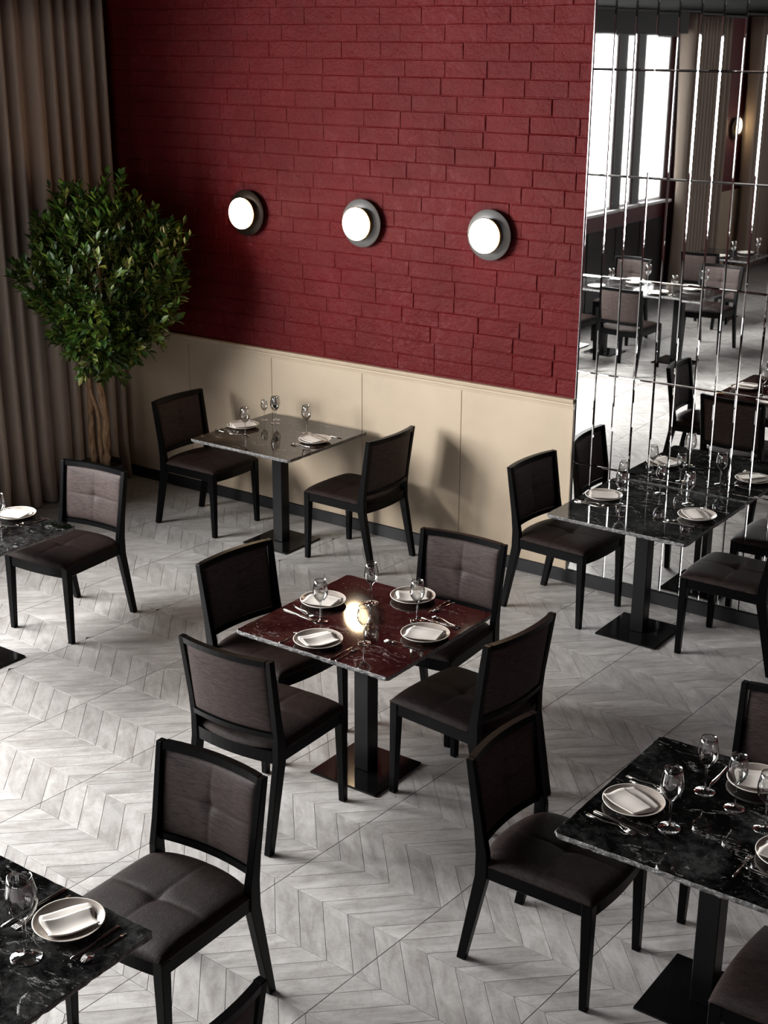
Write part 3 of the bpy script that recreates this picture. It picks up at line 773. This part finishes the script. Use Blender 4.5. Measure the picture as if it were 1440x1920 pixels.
# settings that only the mirror shows
n_ = 0
for x, y in ((-6.72, -6.05), (-6.0, -6.05), (-5.85, -6.52), (-6.5, -6.55), (-6.45, -8.75), (-5.3, -8.8), (-6.3, -9.2)):
    w_ = ['window end of the mirrored long table', 'front middle of the mirrored long table', 'right end of the mirrored long table', 'far side of the mirrored long table', 'front of the farthest mirrored table', 'front of the far right mirrored table', 'rear of the farthest mirrored table'][n_]; n_ += 1
    put('plate', x, y, 0, 'plate at the '+w_, 1., g='tableware seen only in the mirror')
    put('napkin0', x, y, 20, 'napkin at the '+w_, 1., g='tableware seen only in the mirror')
    put('glass', x+.17, y+.03, 0, 'wine glass at the '+w_, 1., g='tableware seen only in the mirror')

# ------------------------------------------------------------------ potted tree
tr = empty('potted_tree', (-7.31, -.60, 0), 0, 'dense green leafy tree with slim bare trunks in a black pot before the curtain', 'tree')
pb = MB(); pb.lathe([(.02, 0), (.135, 0), (.15, .02), (.165, .27), (.168, .29), (.16, .295), (.150, .29), (.148, .262)], 32); pot = pb.build('pot', 'pot_black', tr, True)
so = MB(); so.lathe([(.001, .262), (.1475, .262)], 32); so.build('soil', 'soil', tr)
CC = Vector((.27, -.14, 1.635))            # canopy centre relative to the tree
stems = [[(-.045, -.02, .255), (-.055, -.03, .6), (-.04, -.03, .95), (.04, -.04, 1.25), (.10, -.08, 1.7)],
         [(.045, .01, .255), (.055, .02, .6), (.035, .0, .95), (.13, -.02, 1.25), (.22, -.12, 1.8)],
         [(.0, .0, .255), (.002, .0, .65), (-.05, -.05, .95), (-.12, -.05, 1.3), (-.10, -.12, 1.7)]]
for k, s_ in enumerate(stems):
    pts = []
    for i in range(len(s_)-1):
        a, b_ = Vector(s_[i]), Vector(s_[i+1])
        for j in range(4): pts.append(a.lerp(b_, j/4)+Vector((random.uniform(-.006, .006), random.uniform(-.006, .006), 0)))
    pts.append(Vector(s_[-1])); rr = [(.028, .031, .020)[k]*(1-.55*i/len(pts)) for i in range(len(pts))]
    MB().tube(pts, rr, 8).build('trunk', 'bark', tr, True)
ax = Vector((math.cos(YAW), math.sin(YAW), 0)); ay = Vector((-math.sin(YAW), math.cos(YAW), 0))
R_ = random.Random(3)
leaf_v = [(0, 0, 0), (.009, .014, .003), (.0105, .029, .002), (0, .047, -.004), (-.0105, .029, .002), (-.009, .014, .003), (0, .016, 0), (0, .032, -.001)]
leaf_f = [[0, 1, 6], [1, 2, 7, 6], [2, 3, 7], [0, 6, 5], [6, 7, 4, 5], [7, 3, 4]]
leaves = []; tw = MB()
def shell(th, ph):     # radius of the crown in a direction, lumpy
    return 1+.09*math.sin(3*th+1.3)+.07*math.sin(5*th+2*ph)+.06*math.sin(7*ph+th)
WALL_MIN = -7.47-(-7.31)
for k in range(900):
    th = R_.uniform(0, 2*PI); cz = R_.uniform(-1, 1); ph = math.acos(cz)
    rr = (R_.uniform(.12, 1)**.42)*shell(th, ph)
    # the crown is widest in its upper half and tapers to the trunks
    zz = cz*rr; wx = .53*(1.0 if zz > -.1 else max(.30, 1-.62*(-zz-.1)))
    st = math.sqrt(max(0, 1-cz*cz)); p_ = CC+ax*(st*math.cos(th)*rr*wx)+ay*(st*math.sin(th)*rr*wx*.85)+Vector((0, 0, cz*rr*.60))
    out = (p_-CC-Vector((0, 0, -.25))).normalized(); out = (out+Vector((R_.uniform(-.5, .5), R_.uniform(-.5, .5), R_.uniform(-.1, .7)))).normalized()
    L = R_.uniform(.07, .13)
    if p_.x+out.x*L < WALL_MIN: p_.x = WALL_MIN+abs(out.x)*L+.02
    if p_.y+out.y*L > .53: p_.y = .53-abs(out.y)*L-.02
    a0 = p_-out*L*.3
    tw.tube([a0, p_+out*L], [.0022, .001], 4)
    side = out.cross(Vector((0, 0, 1))).normalized()
    nl = R_.randint(8, 12)
    for i in range(nl):
        t = i/nl; pos = a0+out*(L*1.3*t); ang = i*2.4+R_.uniform(-.3, .3)
        d = (Quaternion(out, ang) @ side); d = (d*(1-.5*t)+out*(.5+.7*t)+Vector((0, 0, .15))).normalized()
        s_ = R_.uniform(1.1, 2.2)*(1-.15*t)
        up_ = (out*.8+Vector((0, 0, .6))-d*((out*.8+Vector((0, 0, .6))).dot(d))); up_ = up_.normalized() if up_.length > .01 else Vector((0, 0, 1))
        xx = d.cross(up_).normalized(); up_ = xx.cross(d)
        Mx = Matrix((xx*s_, d*s_, up_*s_)).transposed().to_4x4(); Mx.translation = pos
        if pos.x < WALL_MIN-.02: continue
        leaves.append(Mx)
tw.build('twigs', 'bark', tr)['kind'] = 'stuff'
cp = Vector((7.31, -CAM_D+.60, CAM_H))
leaves.sort(key=lambda m_: (m_.translation-cp).length - .25*m_.to_scale().x)
lm_ = None
fol = MB()
for k, Mx in enumerate(leaves):
    if k < 300:
        if lm_ is None:
            o = mesh_obj('leaf', leaf_v, leaf_f, 'leaf_green', tr); lm_ = o.data
        else: o = bpy.data.objects.new('leaf', lm_); COL.objects.link(o); o.parent = tr
        o.matrix_local = Mx
    else: fol.add([Mx @ Vector(q) for q in leaf_v], leaf_f)
o = mesh_obj('foliage', fol.v, fol.f, 'leaf_green', tr); o['kind'] = 'stuff'
